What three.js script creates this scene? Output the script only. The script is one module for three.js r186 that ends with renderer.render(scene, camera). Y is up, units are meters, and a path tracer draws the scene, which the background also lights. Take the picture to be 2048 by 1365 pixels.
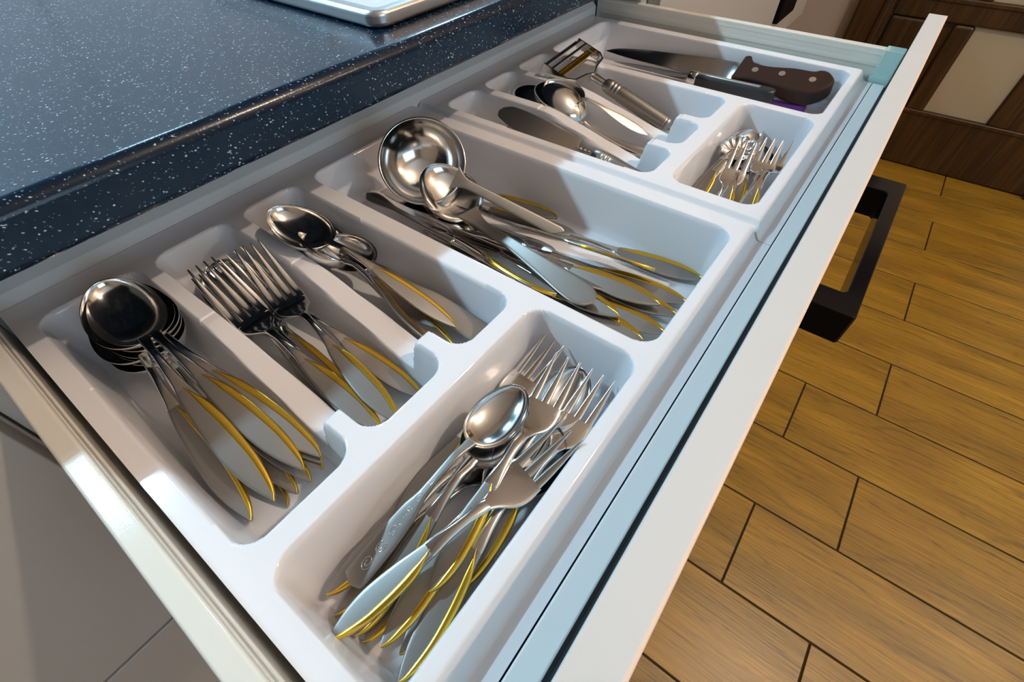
import * as THREE from 'three';
import { RoundedBoxGeometry } from 'three/addons/geometries/RoundedBoxGeometry.js';
import { RectAreaLightUniformsLib } from 'three/addons/lights/RectAreaLightUniformsLib.js';
import { mergeGeometries, mergeVertices } from 'three/addons/utils/BufferGeometryUtils.js';

// ------------------------------------------------------------------ camera, lights, exposure
// x runs along the worktop, z out of the cabinets, y up; the drawer front's inner edge lies at z = 0
const scene = new THREE.Scene();
const H = 0.97;
const camera = new THREE.PerspectiveCamera(72.62, 2048 / 1365, 0.01, 30);
camera.position.set(0, H, 0);
camera.up.set(0.61558, 0.64467, -0.45327);
camera.lookAt(0.5087, H - 0.76434, -0.39624);
const renderer = new THREE.WebGLRenderer({ antialias: true });
renderer.toneMapping = THREE.LinearToneMapping;
renderer.toneMappingExposure = 1.0;
renderer.shadowMap.enabled = true;
RectAreaLightUniformsLib.init();
const WARM = new THREE.Color(1, 0.79, 0.62), COOL = new THREE.Color(0.5, 0.8, 1), DUSK = new THREE.Color(0.58, 0.8, 1);
const LIGHTS = { spot: [0.88, 2.28, 0.87, 4.2], spotB: [1.75, 2.28, 1.9, 2.0], lampA: [-0.18, 1.405, -0.775, 820], lampC: [0.25, 1.405, -0.775, 130], lampB: [0.95, 1.405, -0.74, 350], window: 2.6 };  // the lamps and the window all stand out of view

// ------------------------------------------------------------------ helpers
let seed = 12345;
function rnd() { seed = (seed * 1664525 + 1013904223) >>> 0; return seed / 4294967296; }
const clamp = (x, a = 0, b = 1) => Math.max(a, Math.min(b, x));
const mix = (a, b, t) => a + (b - a) * t;
const smooth = (a, b, x) => { const t = clamp((x - a) / (b - a)); return t * t * (3 - 2 * t); };
const used = {};
function numbered(n) { const k = used[n] = (used[n] ?? -1) + 1; return k ? n + '_' + String(k).padStart(3, '0') : n; }
function tag(o, label, category, group, kind) {
  if (label) o.userData.label = label; if (category) o.userData.category = category;
  if (group) o.userData.group = group; if (kind) o.userData.kind = kind; return o;
}
function thing(name, label, category, [x, y, z] = [0, 0, 0], group) {
  const o = new THREE.Group(); o.name = numbered(name); o.position.set(x, y, z); scene.add(o);
  return tag(o, label, category, group);
}
function mesh(name, g, m, parent, label) {
  const o = new THREE.Mesh(g, m); o.name = parent === scene ? numbered(name) : name;
  o.castShadow = o.receiveShadow = true; parent.add(o); if (label) o.userData.label = label; return o;
}
function struct(name, g, m, parent = scene) { const o = mesh(name, g, m, parent); o.userData.kind = 'structure'; return o; }
// box from two corners, rounded by r; parent-local coordinates
function bx(x0, y0, z0, x1, y1, z1, r = 0.0008, seg = 2) {
  const w = x1 - x0, h = y1 - y0, d = z1 - z0;
  r = Math.min(r, w * 0.49, h * 0.49, d * 0.49);
  const g = r > 0 ? new RoundedBoxGeometry(w, h, d, seg, r) : new THREE.BoxGeometry(w, h, d);
  g.translate((x0 + x1) / 2, (y0 + y1) / 2, (z0 + z1) / 2);
  const p = g.attributes.position, n = g.attributes.normal, uv = g.attributes.uv;   // uv in metres
  for (let i = 0; i < p.count; i++) {
    const a = [Math.abs(n.getX(i)), Math.abs(n.getY(i)), Math.abs(n.getZ(i))];
    if (a[1] >= a[0] && a[1] >= a[2]) uv.setXY(i, p.getX(i), p.getZ(i));
    else if (a[2] >= a[0]) uv.setXY(i, p.getX(i), p.getY(i)); else uv.setXY(i, p.getZ(i), p.getY(i));
  }
  return g;
}
function join(list) {
  list = list.map(g => { const k = g.index ? g.toNonIndexed() : g; for (const a of Object.keys(k.attributes)) if (!['position', 'normal', 'uv'].includes(a)) k.deleteAttribute(a); return k; });
  return mergeGeometries(list);
}
// value noise, periodic in p cells
function makeNoise(sd) {
  const N = 256, t = new Float32Array(N * N); let s = sd >>> 0;
  for (let i = 0; i < N * N; i++) { s = (s * 1664525 + 1013904223) >>> 0; t[i] = s / 4294967296; }
  return (x, y, p = 256) => {
    const xi = Math.floor(x), yi = Math.floor(y), fx = x - xi, fy = y - yi;
    const m = (a) => ((a % p) + p) % p, x0 = m(xi), x1 = m(xi + 1), y0 = m(yi), y1 = m(yi + 1);
    const u = fx * fx * (3 - 2 * fx), v = fy * fy * (3 - 2 * fy);
    return mix(mix(t[y0 * N + x0], t[y0 * N + x1], u), mix(t[y1 * N + x0], t[y1 * N + x1], u), v);
  };
}
const noise = makeNoise(7);
function tex(w, h, fn, srgb, rx = 1, ry = 1) {
  const d = new Uint8Array(w * h * 4), c = [0, 0, 0];
  for (let j = 0; j < h; j++) for (let i = 0; i < w; i++) {
    fn(i / w, j / h, c, i, j); const k = (j * w + i) * 4;
    d[k] = clamp(c[0], 0, 255); d[k + 1] = clamp(c[1], 0, 255); d[k + 2] = clamp(c[2], 0, 255); d[k + 3] = 255;
  }
  const t = new THREE.DataTexture(d, w, h, THREE.RGBAFormat); t.wrapS = t.wrapT = THREE.RepeatWrapping;
  t.magFilter = THREE.LinearFilter; t.minFilter = THREE.LinearMipmapLinearFilter; t.generateMipmaps = true;
  if (srgb) t.colorSpace = THREE.SRGBColorSpace; t.repeat.set(rx, ry); t.needsUpdate = true; return t;
}
const std = (o) => new THREE.MeshStandardMaterial(o);
const phys = (o) => new THREE.MeshPhysicalMaterial(o);

// ------------------------------------------------------------------ materials
// speckled laminate: dark blue with pale flecks of a few sizes
const fleck = new Uint8Array(1024 * 1024);
for (let k = 0; k < 15000; k++) {
  const x = Math.floor(rnd() * 1024), y = Math.floor(rnd() * 1024), r = rnd(), v = Math.floor(90 + 165 * rnd());
  const n = r < 0.6 ? 1 : r < 0.9 ? 2 : 3;
  for (let a = 0; a < n; a++) for (let b = 0; b < (n > 1 ? 2 : 1); b++) { const i = ((y + b) & 1023) * 1024 + ((x + a + (b & (k & 1))) & 1023); fleck[i] = Math.max(fleck[i], v); }
}
const laminateMap = tex(1024, 1024, (u, v, c, i, j) => {
  const f = fleck[j * 1024 + i] / 255, n = noise(u * 128, v * 128, 128) * 5;
  c[0] = mix(4 + n, 215, f); c[1] = mix(24 + n, 226, f); c[2] = mix(42 + n, 236, f);
}, true, 1 / 0.34, 1 / 0.34);
const laminateBump = tex(512, 512, (u, v, c, i, j) => { const n = 120 + 70 * noise(i / 2, j / 2, 256) + 60 * noise(i / 5 + 9, j / 5, 102); c[0] = c[1] = c[2] = n; }, false, 1 / 0.09, 1 / 0.09);
const laminate = phys({ specularIntensity: 0.6, map: laminateMap, bumpMap: laminateBump, bumpScale: 0.00006, roughness: 0.19 });
const trayPlastic = phys({ color: new THREE.Color(0.77, 0.77, 0.8), roughness: 0.09 });
const paintBump = tex(512, 512, (u, v, c, i, j) => { c[0] = c[1] = c[2] = 110 + 60 * noise(i / 4, j / 4, 128) + 50 * noise(i / 2 + 40, j / 2, 256); }, false, 1 / 0.06, 1 / 0.06);
const railPaint = std({ color: new THREE.Color(0.74, 0.72, 0.64), roughness: 0.09, bumpMap: paintBump, bumpScale: 0.00003 });
const melamine = std({ color: new THREE.Color(0.72, 0.72, 0.7), roughness: 0.45 });
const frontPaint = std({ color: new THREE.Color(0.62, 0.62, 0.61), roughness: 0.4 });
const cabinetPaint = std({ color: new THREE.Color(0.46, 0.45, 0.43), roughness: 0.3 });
const pearTrim = std({ color: new THREE.Color(0.8, 0.62, 0.5), roughness: 0.45 });
const stripPaint = std({ color: new THREE.Color(0.74, 0.74, 0.72), roughness: 0.4 });
const tealPlastic = phys({ color: new THREE.Color(0.44, 0.63, 0.58), roughness: 0.35 });
const rubber = std({ color: new THREE.Color(0.012, 0.016, 0.02), roughness: 0.6 });
const carcass = std({ color: new THREE.Color(0.6, 0.58, 0.55), roughness: 0.5 });
const blackGloss = phys({ color: new THREE.Color(0.004, 0.004, 0.006), roughness: 0.12, specularIntensity: 0.28 });
const wallPaint = std({ color: new THREE.Color(0.45, 0.38, 0.31), roughness: 0.85 });
const ceilingPaint = std({ color: new THREE.Color(0.8, 0.77, 0.72), roughness: 0.9 });
const steel = std({ color: new THREE.Color(0.72, 0.71, 0.69), metalness: 1, roughness: 0.13 });
const brushBump = tex(256, 1024, (u, v, c, i, j) => { c[0] = c[1] = c[2] = 90 + 90 * noise(i / 60, j / 1.5, 256) + 60 * noise(i / 20 + 5, j / 3, 256); }, false, 1 / 0.2, 1 / 0.05);
const brushedSteel = std({ color: new THREE.Color(0.66, 0.65, 0.63), metalness: 1, roughness: 0.3 });
const satinSteel = std({ color: new THREE.Color(0.33, 0.32, 0.305), metalness: 1, roughness: 0.42 });
const darkSteel = std({ color: new THREE.Color(0.45, 0.45, 0.45), metalness: 1, roughness: 0.2 });
const gold = std({ color: new THREE.Color(0.83, 0.55, 0.08), metalness: 1, roughness: 0.24 });

// ------------------------------------------------------------------ floor: wood-look planks with dark joints
const woodGrain = (tone) => tex(256, 1024, (u, v, c) => {
  const wob = noise(u * 3 + tone * 37, v * 4 + tone * 11, 256) * 1.6 + noise(u * 8 + tone * 5, v * 10, 256) * 0.5;
  const ring = Math.abs(((u * 5 + wob * 1.4 + tone * 3) % 1) - 0.5) * 2;
  const fine = noise(u * 120 + tone * 60, v * 14, 256), fibre = noise(u * 60, v * 40 + tone * 9, 256);
  const k = 0.78 + 0.16 * (noise(u * 4, v * 6 + tone * 50, 256) - 0.5) - 0.09 * smooth(0.72, 1, ring) * (0.4 + fibre) + 0.2 * (fine - 0.5) - 0.08 * smooth(0.7, 1, fibre);
  c[0] = 190 * k; c[1] = 145 * k; c[2] = 44 * k;
}, true);
const plankMaps = [0.13, 0.37, 0.61, 0.83].map(woodGrain);
const plankBump = tex(256, 1024, (u, v, c) => { c[0] = c[1] = c[2] = 120 + 100 * noise(u * 110, v * 16, 256) + 30 * noise(u * 30, v * 60, 256); }, false);
const plankMats = plankMaps.map((m, i) => std({ map: m, bumpMap: plankBump, bumpScale: 0.00025, roughness: 0.36, color: new THREE.Color().setScalar(0.93 + 0.03 * i) }));
const grout = std({ color: new THREE.Color(0.035, 0.024, 0.014), roughness: 0.9 });
const floor = struct('floor', bx(-2.2, -0.1, -1.0, 2.7, -0.003, 2.7, 0), grout);
const ROW = 0.1906, LEN = 0.9;
{
  const shapes = [];
  for (const [L, key] of [[LEN, 0]]) {
    const g = new THREE.BoxGeometry(ROW - 0.0035, 0.012, L - 0.0035); g.translate(0, -0.006, 0);
    const c = new RoundedBoxGeometry(ROW - 0.0035, 0.012, L - 0.0035, 1, 0.0012); c.translate(0, -0.006, 0);
    const p = c.attributes.position, uv = c.attributes.uv;
    for (let i = 0; i < p.count; i++) uv.setXY(i, p.getX(i) / ROW + 0.5, p.getZ(i) / LEN + 0.5);
    shapes.push(c);
  }
  let q = 0;
  for (let r = -11; r <= 12; r++) for (let k = -2; k <= 2; k++) {
    const x0 = 0.022 + r * ROW, joint = ((r & 1) ? 0.335 : 0.175) + k * LEN;   // a plank starts at its joint
    if (joint + LEN < -0.95 || joint > 2.6 || x0 < -2.15 || x0 + ROW > 2.6) continue;
    const o = mesh('plank', shapes[0], plankMats[(q * 7 + r * 3 + 40) % 4], floor); q++;
    o.position.set(x0 + ROW / 2, 0, joint + LEN / 2); if ((q * 5) % 3 === 0) o.rotation.y = Math.PI;
  }
}
// ------------------------------------------------------------------ room shell
struct('ceiling', bx(-2.3, 2.6, -1.1, 2.5, 2.75, 2.8, 0), ceilingPaint);
struct('wall_back', bx(-2.3, 0, -1.02, 2.5, 2.6, -0.9, 0), wallPaint);
struct('wall_front', join([bx(-2.3, 0, 2.6, 2.5, 0.95, 2.75, 0), bx(-2.3, 2.2, 2.6, 2.5, 2.6, 2.75, 0), bx(-2.3, 0.95, 2.6, -1.1, 2.2, 2.75, 0), bx(0.5, 0.95, 2.6, 2.5, 2.2, 2.75, 0)]), wallPaint);
{
  const w = new THREE.Group(); w.name = 'window_1'; w.userData.kind = 'structure'; scene.add(w);  // unseen window behind the viewpoint, placed to lift the shadows with cool light
  const fr = std({ color: new THREE.Color(0.75, 0.75, 0.73), roughness: 0.4 }), glow = std({ color: 0x050505, emissive: DUSK, emissiveIntensity: 1.6, roughness: 0.3 });
  for (const [a, b] of [[-1.1, -0.305], [-0.295, 0.5]]) { mesh('window_frame', join([bx(a, 0.95, 2.61, b, 1.0, 2.66, 0.004), bx(a, 2.15, 2.61, b, 2.2, 2.66, 0.004), bx(a, 0.95, 2.61, a + 0.05, 2.2, 2.66, 0.004), bx(b - 0.05, 0.95, 2.61, b, 2.2, 2.66, 0.004)]), fr, w); mesh('pane', bx(a + 0.04, 0.99, 2.635, b - 0.04, 2.16, 2.64, 0), glow, w); }
  mesh('window_sill', bx(-1.15, 0.92, 2.5, 0.55, 0.95, 2.61, 0.004), fr, w);
  const l = new THREE.RectAreaLight(DUSK, LIGHTS.window, 1.5, 1.15); l.position.set(-0.3, 1.57, 2.6); l.lookAt(-0.3, 1.57, 0); scene.add(l);  // area light of the unseen window, brightening the shaded sides
}
struct('wall_left', bx(-2.3, 0, -0.9, -2.15, 2.6, 2.6, 0), wallPaint);
struct('wall_right', bx(2.3, 0, -0.9, 2.45, 2.6, 2.6, 0), wallPaint);
// unseen pale tiled splashback, toned for its reflection in worktop and steel
const splashMat = phys({ color: new THREE.Color(0.5, 0.55, 0.6), roughness: 0.2 });
const splash = struct('trim_1', bx(-2.0, 0.868, -0.9, 2.0, 1.42, -0.893, 0), std({ color: new THREE.Color(0.4, 0.4, 0.4), roughness: 0.8 }));
for (let i = -10; i < 10; i++) for (let j = 0; j < 3; j++) mesh('tile', bx(i * 0.2 + 0.001, 0.872 + j * 0.183, -0.893, i * 0.2 + 0.199, 0.872 + j * 0.183 + 0.18, -0.887, 0.001, 1), splashMat, splash);
// ------------------------------------------------------------------ panelled door in the right wall
{
  const wood = tex(256, 1024, (u, v, c) => {
    const w = noise(u * 2, v * 3, 256), f = noise(u * 90, v * 10, 256), g = noise(u * 24, v * 5 + 30, 256);
    const k = 0.75 + 0.3 * (w - 0.5) + 0.35 * (f - 0.5) + 0.25 * (g - 0.5); c[0] = 80 * k; c[1] = 52 * k; c[2] = 17 * k;
  }, true, 3, 1);
  const dm = std({ map: wood, roughness: 0.4 });
  const pane = std({ color: new THREE.Color(0.42, 0.35, 0.24), roughness: 0.3 });
  const d = new THREE.Group(); d.name = 'door_1'; d.userData.kind = 'structure'; scene.add(d);
  const X = 2.3, T = 0.022;     // door face at X - T
  const b = (n, z0, z1, y0, y1, x0, x1, r, m = dm) => mesh(n, bx(x0, y0, z0, x1, y1, z1, r, 2), m, d);
  b('casing', -0.21, -0.105, 0, 2.12, X - 0.045, X, 0.006); b('casing', 0.57, 0.67, 0, 2.12, X - 0.045, X, 0.006); b('casing', -0.21, 0.67, 2.02, 2.12, X - 0.045, X, 0.006);
  b('casing_bead', -0.135, -0.112, 0, 2.02, X - 0.055, X - 0.03, 0.008);
  b('bottom_rail', -0.1, 0.57, 0.004, 0.19, X - T, X + 0.01, 0.004);
  b('top_rail', -0.1, 0.57, 1.85, 2.02, X - T, X + 0.01, 0.004); b('middle_rail', -0.1, 0.57, 0.46, 0.52, X - T, X + 0.01, 0.006); b('middle_rail', -0.1, 0.57, 0.95, 1.1, X - T, X + 0.01, 0.006);
  for (const [z0, z1] of [[-0.1, 0.02], [0.085, 0.145], [0.335, 0.40], [0.47, 0.57]]) for (const [y0, y1] of [[0.19, 0.46], [0.52, 0.95], [1.1, 1.85]]) b('stile', z0, z1, y0, y1, X - T, X + 0.01, 0.012);
  for (const [y0, y1] of [[0.185, 0.47], [0.515, 0.96], [1.09, 1.86]]) {
    b('panel', 0.0, 0.1, y0, y1, X - 0.006, X + 0.006, 0.001); b('pane', 0.14, 0.34, y0, y1, X - 0.009, X + 0.006, 0.001, pane); b('panel', 0.39, 0.48, y0, y1, X - 0.006, X + 0.006, 0.001);
    b('bead', -0.1, 0.57, y0 - 0.004, y0 + 0.012, X - T - 0.004, X, 0.005);
  }
}

// ------------------------------------------------------------------ worktop
{
  // profile with a rolled front edge, swept along x
  const yT = H - 0.102, yB = H - 0.130, zF = -0.257, r = 0.0075, rb = 0.004, zB = -0.893;
  const prof = [[zB, yB], [zB, yT]]; const nx = [];
  for (let k = 0; k <= 10; k++) { const a = Math.PI / 2 * (1 - k / 10); prof.push([zF - r + r * Math.cos(a), yT - r + r * Math.sin(a)]); }
  for (let k = 0; k <= 5; k++) { const a = -Math.PI / 2 * k / 5; prof.push([zF - rb + rb * Math.cos(a), yB + rb + rb * Math.sin(a)]); }
  const pos = [], uv = [], idx = []; let len = 0;
  const x0 = -1.6, x1 = 1.345;
  for (let k = 0; k <= prof.length; k++) {
    const p = prof[k % prof.length], q = k ? prof[k - 1] : p; len += Math.hypot(p[0] - q[0], p[1] - q[1]);
    pos.push(x0, p[1], p[0], x1, p[1], p[0]); uv.push(x0, len, x1, len);
    if (k) { const a = 2 * k - 2; idx.push(a, a + 2, a + 1, a + 1, a + 2, a + 3); }
  }
  let g = new THREE.BufferGeometry(); g.setAttribute('position', new THREE.Float32BufferAttribute(pos, 3)); g.setAttribute('uv', new THREE.Float32BufferAttribute(uv, 2)); g.setIndex(idx);
  g = g.toNonIndexed(); g.computeVertexNormals();
  // smooth the rolled edges: normals from the profile
  const P = g.attributes.position, Nn = g.attributes.normal;
  for (let i = 0; i < P.count; i++) {
    const y = P.getY(i), z = P.getZ(i); const dz = z - (zF - r), dy = y - (yT - r);
    if (dz > 1e-6 && dy > 1e-6) { const l = Math.hypot(dz, dy); Nn.setXYZ(i, 0, dy / l, dz / l); }
    else if (dz > 1e-6 && Math.abs(dy) <= 2e-6) Nn.setXYZ(i, 0, 0, 1); else if (Math.abs(dz) < 2e-6 && dy > 0) Nn.setXYZ(i, 0, 1, 0);
  }
  const caps = [];
  for (const [x, s] of [[x0, -1], [x1, 1]]) { const sh = new THREE.Shape(prof.map(p => new THREE.Vector2(p[0], p[1]))); const c = new THREE.ShapeGeometry(sh); c.rotateY(-Math.PI / 2); c.translate(x, 0, 0); caps.push(c); }
  tag(mesh('worktop', join([g, ...caps]), laminate, scene), 'dark blue speckled worktop with a rolled front edge behind the open drawer', 'worktop');
}
// ------------------------------------------------------------------ hob on the worktop
{
  const yB = H - 0.102, x0 = 0.229, z1 = -0.285;
  const t = thing('hob', 'steel cooking hob with a raised rim set on the dark worktop', 'hob', [x0, yB, z1]);
  const w = 0.58, dp = 0.5;
  // rounded square frame: outer border as an extruded ring
  const rr = (x, y, X, Y, r) => { const s = new THREE.Shape(); s.moveTo(x + r, y); s.lineTo(X - r, y); s.absarc(X - r, y + r, r, -Math.PI / 2, 0); s.lineTo(X, Y - r); s.absarc(X - r, Y - r, r, 0, Math.PI / 2); s.lineTo(x + r, Y); s.absarc(x + r, Y - r, r, Math.PI / 2, Math.PI); s.lineTo(x, y + r); s.absarc(x + r, y + r, r, Math.PI, Math.PI * 1.5); return s; };
  const ring = rr(0.003, 0.003, w - 0.003, dp - 0.003, 0.009); ring.holes.push(rr(0.008, 0.008, w - 0.008, dp - 0.008, 0.006));
  const g = new THREE.ExtrudeGeometry(ring, { depth: 0.004, bevelEnabled: true, bevelThickness: 0.003, bevelSize: 0.003, bevelSegments: 5, curveSegments: 8 });
  g.rotateX(-Math.PI / 2); g.translate(0, 0.0035, 0); mesh('rim', g, brushedSteel, t);
  const glassMap = tex(1024, 1024, (u, v, c) => {
    let k = 0; for (const [cx, cy, R] of [[0.27, 0.3, 0.19], [0.72, 0.3, 0.15], [0.28, 0.72, 0.14], [0.74, 0.72, 0.19]]) {
      const r = Math.hypot(u - cx, v - cy); if (r < R + 0.03) { const ring = Math.abs((r / 0.017) % 1 - 0.5); k = Math.max(k, smooth(0.28, 0.16, ring) * (0.4 + 0.6 * noise(Math.atan2(v - cy, u - cx) * 20 + 90, r * 90, 256))); }
    }
    c[0] = mix(212, 120, k); c[1] = mix(216, 176, k); c[2] = mix(222, 208, k);
  }, true, 1 / w, 1 / dp);
  const top = bx(0.006, 0.003, -dp + 0.006, w - 0.006, 0.0075, -0.006, 0); mesh('plate', top, phys({ map: glassMap, roughness: 0.22, clearcoat: 0.5, clearcoatRoughness: 0.08 }), t);
  mesh('gasket', bx(0.006, 0, -dp + 0.006, w - 0.006, 0.003, -0.006, 0.001), rubber, t);
  // pan support foot
  const foot = thing('pan_support', 'bare metal pan support bar standing on the hob', 'pan support', [x0 + 0.0045, yB + 0.0075, z1 - 0.0625]);
  mesh('bar', join([bx(0.0, 0.005, -0.16, 0.012, 0.011, 0, 0.004, 3), bx(0.001, 0, -0.014, 0.011, 0.008, -0.004, 0.003, 3), bx(0.001, 0, -0.16, 0.011, 0.008, -0.15, 0.003, 3)]), steel, foot);
}
// ------------------------------------------------------------------ cabinets
const yW = H - 0.130; let ownCabinet;
{
  const zf = -0.275;
  const own = thing('base_cabinet', 'white base cabinet with its cutlery drawer pulled out, metal side rails and black handle', 'cabinet', [0.3, 0.1, -0.293]); ownCabinet = own;
  const L = (x0, y0, z0, x1, y1, z1, r) => bx(x0 - 0.3, y0 - 0.1, z0 + 0.293, x1 - 0.3, y1 - 0.1, z1 + 0.293, r);
  mesh('side_panel', L(-0.0605, 0.1, -0.85, -0.0460, yW, -0.293), carcass, own); mesh('side_panel', L(0.6520, 0.1, -0.85, 0.6680, yW, -0.293), carcass, own);
  mesh('bottom_panel', L(-0.0445, 0.1, -0.85, 0.652, 0.116, -0.293), carcass, own); mesh('back_panel', L(-0.0445, 0.116, -0.85, 0.652, yW, -0.84), carcass, own);
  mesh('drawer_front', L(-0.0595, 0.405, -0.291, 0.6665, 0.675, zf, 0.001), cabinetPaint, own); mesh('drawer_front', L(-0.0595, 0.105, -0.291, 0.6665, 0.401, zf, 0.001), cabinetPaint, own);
  const left = thing('base_cabinet', 'white base cabinet left of the open drawer with plain handleless fronts', 'cabinet', [-0.46, 0.1, -0.293]);
  const M = (x0, y0, z0, x1, y1, z1, r) => bx(x0 + 0.46, y0 - 0.1, z0 + 0.293, x1 + 0.46, y1 - 0.1, z1 + 0.293, r);
  mesh('body', M(-0.862, 0.1, -0.85, -0.062, yW, -0.294), carcass, left);
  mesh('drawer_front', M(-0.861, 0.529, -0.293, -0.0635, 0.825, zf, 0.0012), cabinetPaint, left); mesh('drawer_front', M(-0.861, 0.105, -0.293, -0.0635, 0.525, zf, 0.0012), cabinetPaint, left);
  const right = thing('base_cabinet', 'white base cabinet beyond the drawer with a plain tall front', 'cabinet', [1.0, 0.1, -0.293]);
  const Rr = (x0, y0, z0, x1, y1, z1, r) => bx(x0 - 1.0, y0 - 0.1, z0 + 0.293, x1 - 1.0, y1 - 0.1, z1 + 0.293, r);
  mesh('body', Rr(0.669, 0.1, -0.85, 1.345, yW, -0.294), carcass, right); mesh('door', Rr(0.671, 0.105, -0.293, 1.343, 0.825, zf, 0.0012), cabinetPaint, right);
  for (const [x0, x1] of [[-0.862, 1.345]]) tag(mesh('plinth', bx(x0, 0, -0.36, x1, 0.1, -0.342, 0), cabinetPaint, scene), 'recessed white plinth board under the base cabinets', 'plinth');
  const wd = thing('unseen_wall_cabinet', 'unseen dark wall cabinets above the worktop with lamps under them', 'cabinet', [0, 1.42, -0.893]);
  const wallCab = std({ color: new THREE.Color(0.13, 0.105, 0.085), roughness: 0.4 });  // cabinets out of view; dark tone chosen for its reflection in the steel
  mesh('body', bx(-1.6, 0, 0, 1.345, 0.7, 0.36, 0.001), wallCab, wd);
  for (let k = 0; k < 5; k++) mesh('door', bx(-1.598 + k * 0.589, 0.002, 0.361, -1.598 + k * 0.589 + 0.585, 0.698, 0.379, 0.001), wallCab, wd);
  // appliance beyond the run of cabinets
  const ap = thing('oven', 'pale built-in appliance with a black handle beyond the cabinets', 'appliance', [1.55, 0.53, -0.30]);
  mesh('door', bx(-0.19, 0, -0.03, 0.27, 0.32, 0, 0.003), std({ color: new THREE.Color(0.42, 0.4, 0.36), roughness: 0.4 }), ap);
  mesh('body', bx(-0.2, -0.53, -0.55, 0.28, 0.32, -0.032, 0.002), std({ color: new THREE.Color(0.5, 0.44, 0.37), roughness: 0.5 }), ap);
  mesh('handle', join([bx(-0.16, 0.075, 0.0, -0.03, 0.16, 0.028, 0.006), bx(-0.03, 0.085, 0.0, 0.02, 0.16, 0.02, 0.006)]), blackGloss, ap);
}
// ------------------------------------------------------------------ the open drawer
const yR = H - 0.172, yF = H - 0.145, yFloor = H - 0.231;
{
  const t = new THREE.Group(); t.name = 'drawer'; t.userData.label = 'pulled out white drawer with metal side rails'; ownCabinet.add(t);
  const o = ownCabinet.position, B = (x0, y0, z0, x1, y1, z1, r, s) => bx(x0 - o.x, y0 - o.y, z0 - o.z, x1 - o.x, y1 - o.y, z1 - o.z, r, s);
  mesh('front_panel', B(-0.060, 0.68, 0.0005, 0.671, yF, 0.0158, 0.0006), frontPaint, t);
  mesh('edge_band', B(-0.060, yF - 0.004, 0.0142, 0.671, yF + 0.0001, 0.0161, 0.0007), pearTrim, t, 'thin pinkish edging along the top of the drawer front');
  // side rails: slim hollow profile with ribs on the inner face
  for (const s of [0, 1]) {
    const X = s ? 0.651 : -0.0453, d = s ? -1 : 1;      // outer face, direction inwards
    const q = (a, b, y0, y1, z0, z1, r) => B(Math.min(X + d * a, X + d * b), y0, z0, Math.max(X + d * a, X + d * b), y1, z1, r, 3);
    mesh('side_rail', join([q(0, 0.009, yR - 0.045, yR, -0.349, -0.001, 0.0014), q(0.002, 0.0094, yR - 0.0068, yR - 0.0035, -0.345, -0.001, 0.0012), q(0.002, 0.0096, yR - 0.018, yR - 0.0105, -0.345, -0.001, 0.003), q(0.002, 0.0088, yR - 0.062, yR - 0.022, -0.345, -0.001, 0.002)]), railPaint, t);
    if (s) mesh('bracket', join([q(0.0004, 0.0165, yR - 0.028, yR + 0.0015, -0.0175, -0.0005, 0.0012), q(0.001, 0.0172, yR - 0.031, yR - 0.022, -0.0195, -0.0008, 0.001)]), tealPlastic, t, 'pale teal corner bracket');
    else mesh('bracket', q(0.0004, 0.0125, yR - 0.028, yR + 0.0012, -0.0175, -0.0005, 0.0012), tealPlastic, t);
  }
  { const sh = new THREE.Shape([[-0.366, yFloor - 0.012], [-0.350, yFloor - 0.012], [-0.350, H - 0.1826], [-0.3505, H - 0.1818], [-0.3553, H - 0.1770], [-0.366, H - 0.1765]].map(a => new THREE.Vector2(-a[0], a[1])));   // bevelled top lip
    const g = new THREE.ExtrudeGeometry(sh, { depth: 0.678, bevelEnabled: false }); g.rotateY(Math.PI / 2); g.translate(-0.036 - o.x, -o.y, -o.z); mesh('back_panel', g, melamine, t); }
  mesh('bottom_panel', B(-0.036, yFloor - 0.02, -0.35, 0.642, yFloor - 0.0065, -0.0008, 0), melamine, t);
  mesh('front_strip', B(-0.033, yFloor - 0.006, -0.0133, 0.631, H - 0.199, -0.0022, 0.001), stripPaint, t, 'pale blue-grey strip behind the drawer front');
  mesh('seal', B(-0.033, yFloor - 0.006, -0.0022, 0.631, H - 0.201, 0.0004, 0), rubber, t);
  // wide black bow handle
  const yH = H - 0.224, hh = 0.0255, h0 = 0.2965, h1 = 0.4935, zo = 0.0525;
  const sh = new THREE.Shape([[h0, 0.0158], [h0, zo - 0.0015], [h0 + 0.0015, zo], [h1 - 0.0015, zo], [h1, zo - 0.0015], [h1, 0.0158], [h1 - 0.023, 0.0158], [h1 - 0.023, zo - 0.013], [h1 - 0.026, zo - 0.0105], [h0 + 0.025, zo - 0.0105], [h0 + 0.022, zo - 0.013], [h0 + 0.022, 0.0158]].map(a => new THREE.Vector2(a[0], -a[1])));
  const hg = new THREE.ExtrudeGeometry(sh, { depth: hh - 0.0016, bevelEnabled: true, bevelThickness: 0.0008, bevelSize: 0.0008, bevelOffset: -0.0008, bevelSegments: 2 });
  hg.rotateX(-Math.PI / 2); hg.translate(-o.x, yH - hh + 0.0008 - o.y, -o.z); mesh('handle', hg, blackGloss, t, 'glossy black bow handle');
}
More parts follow.
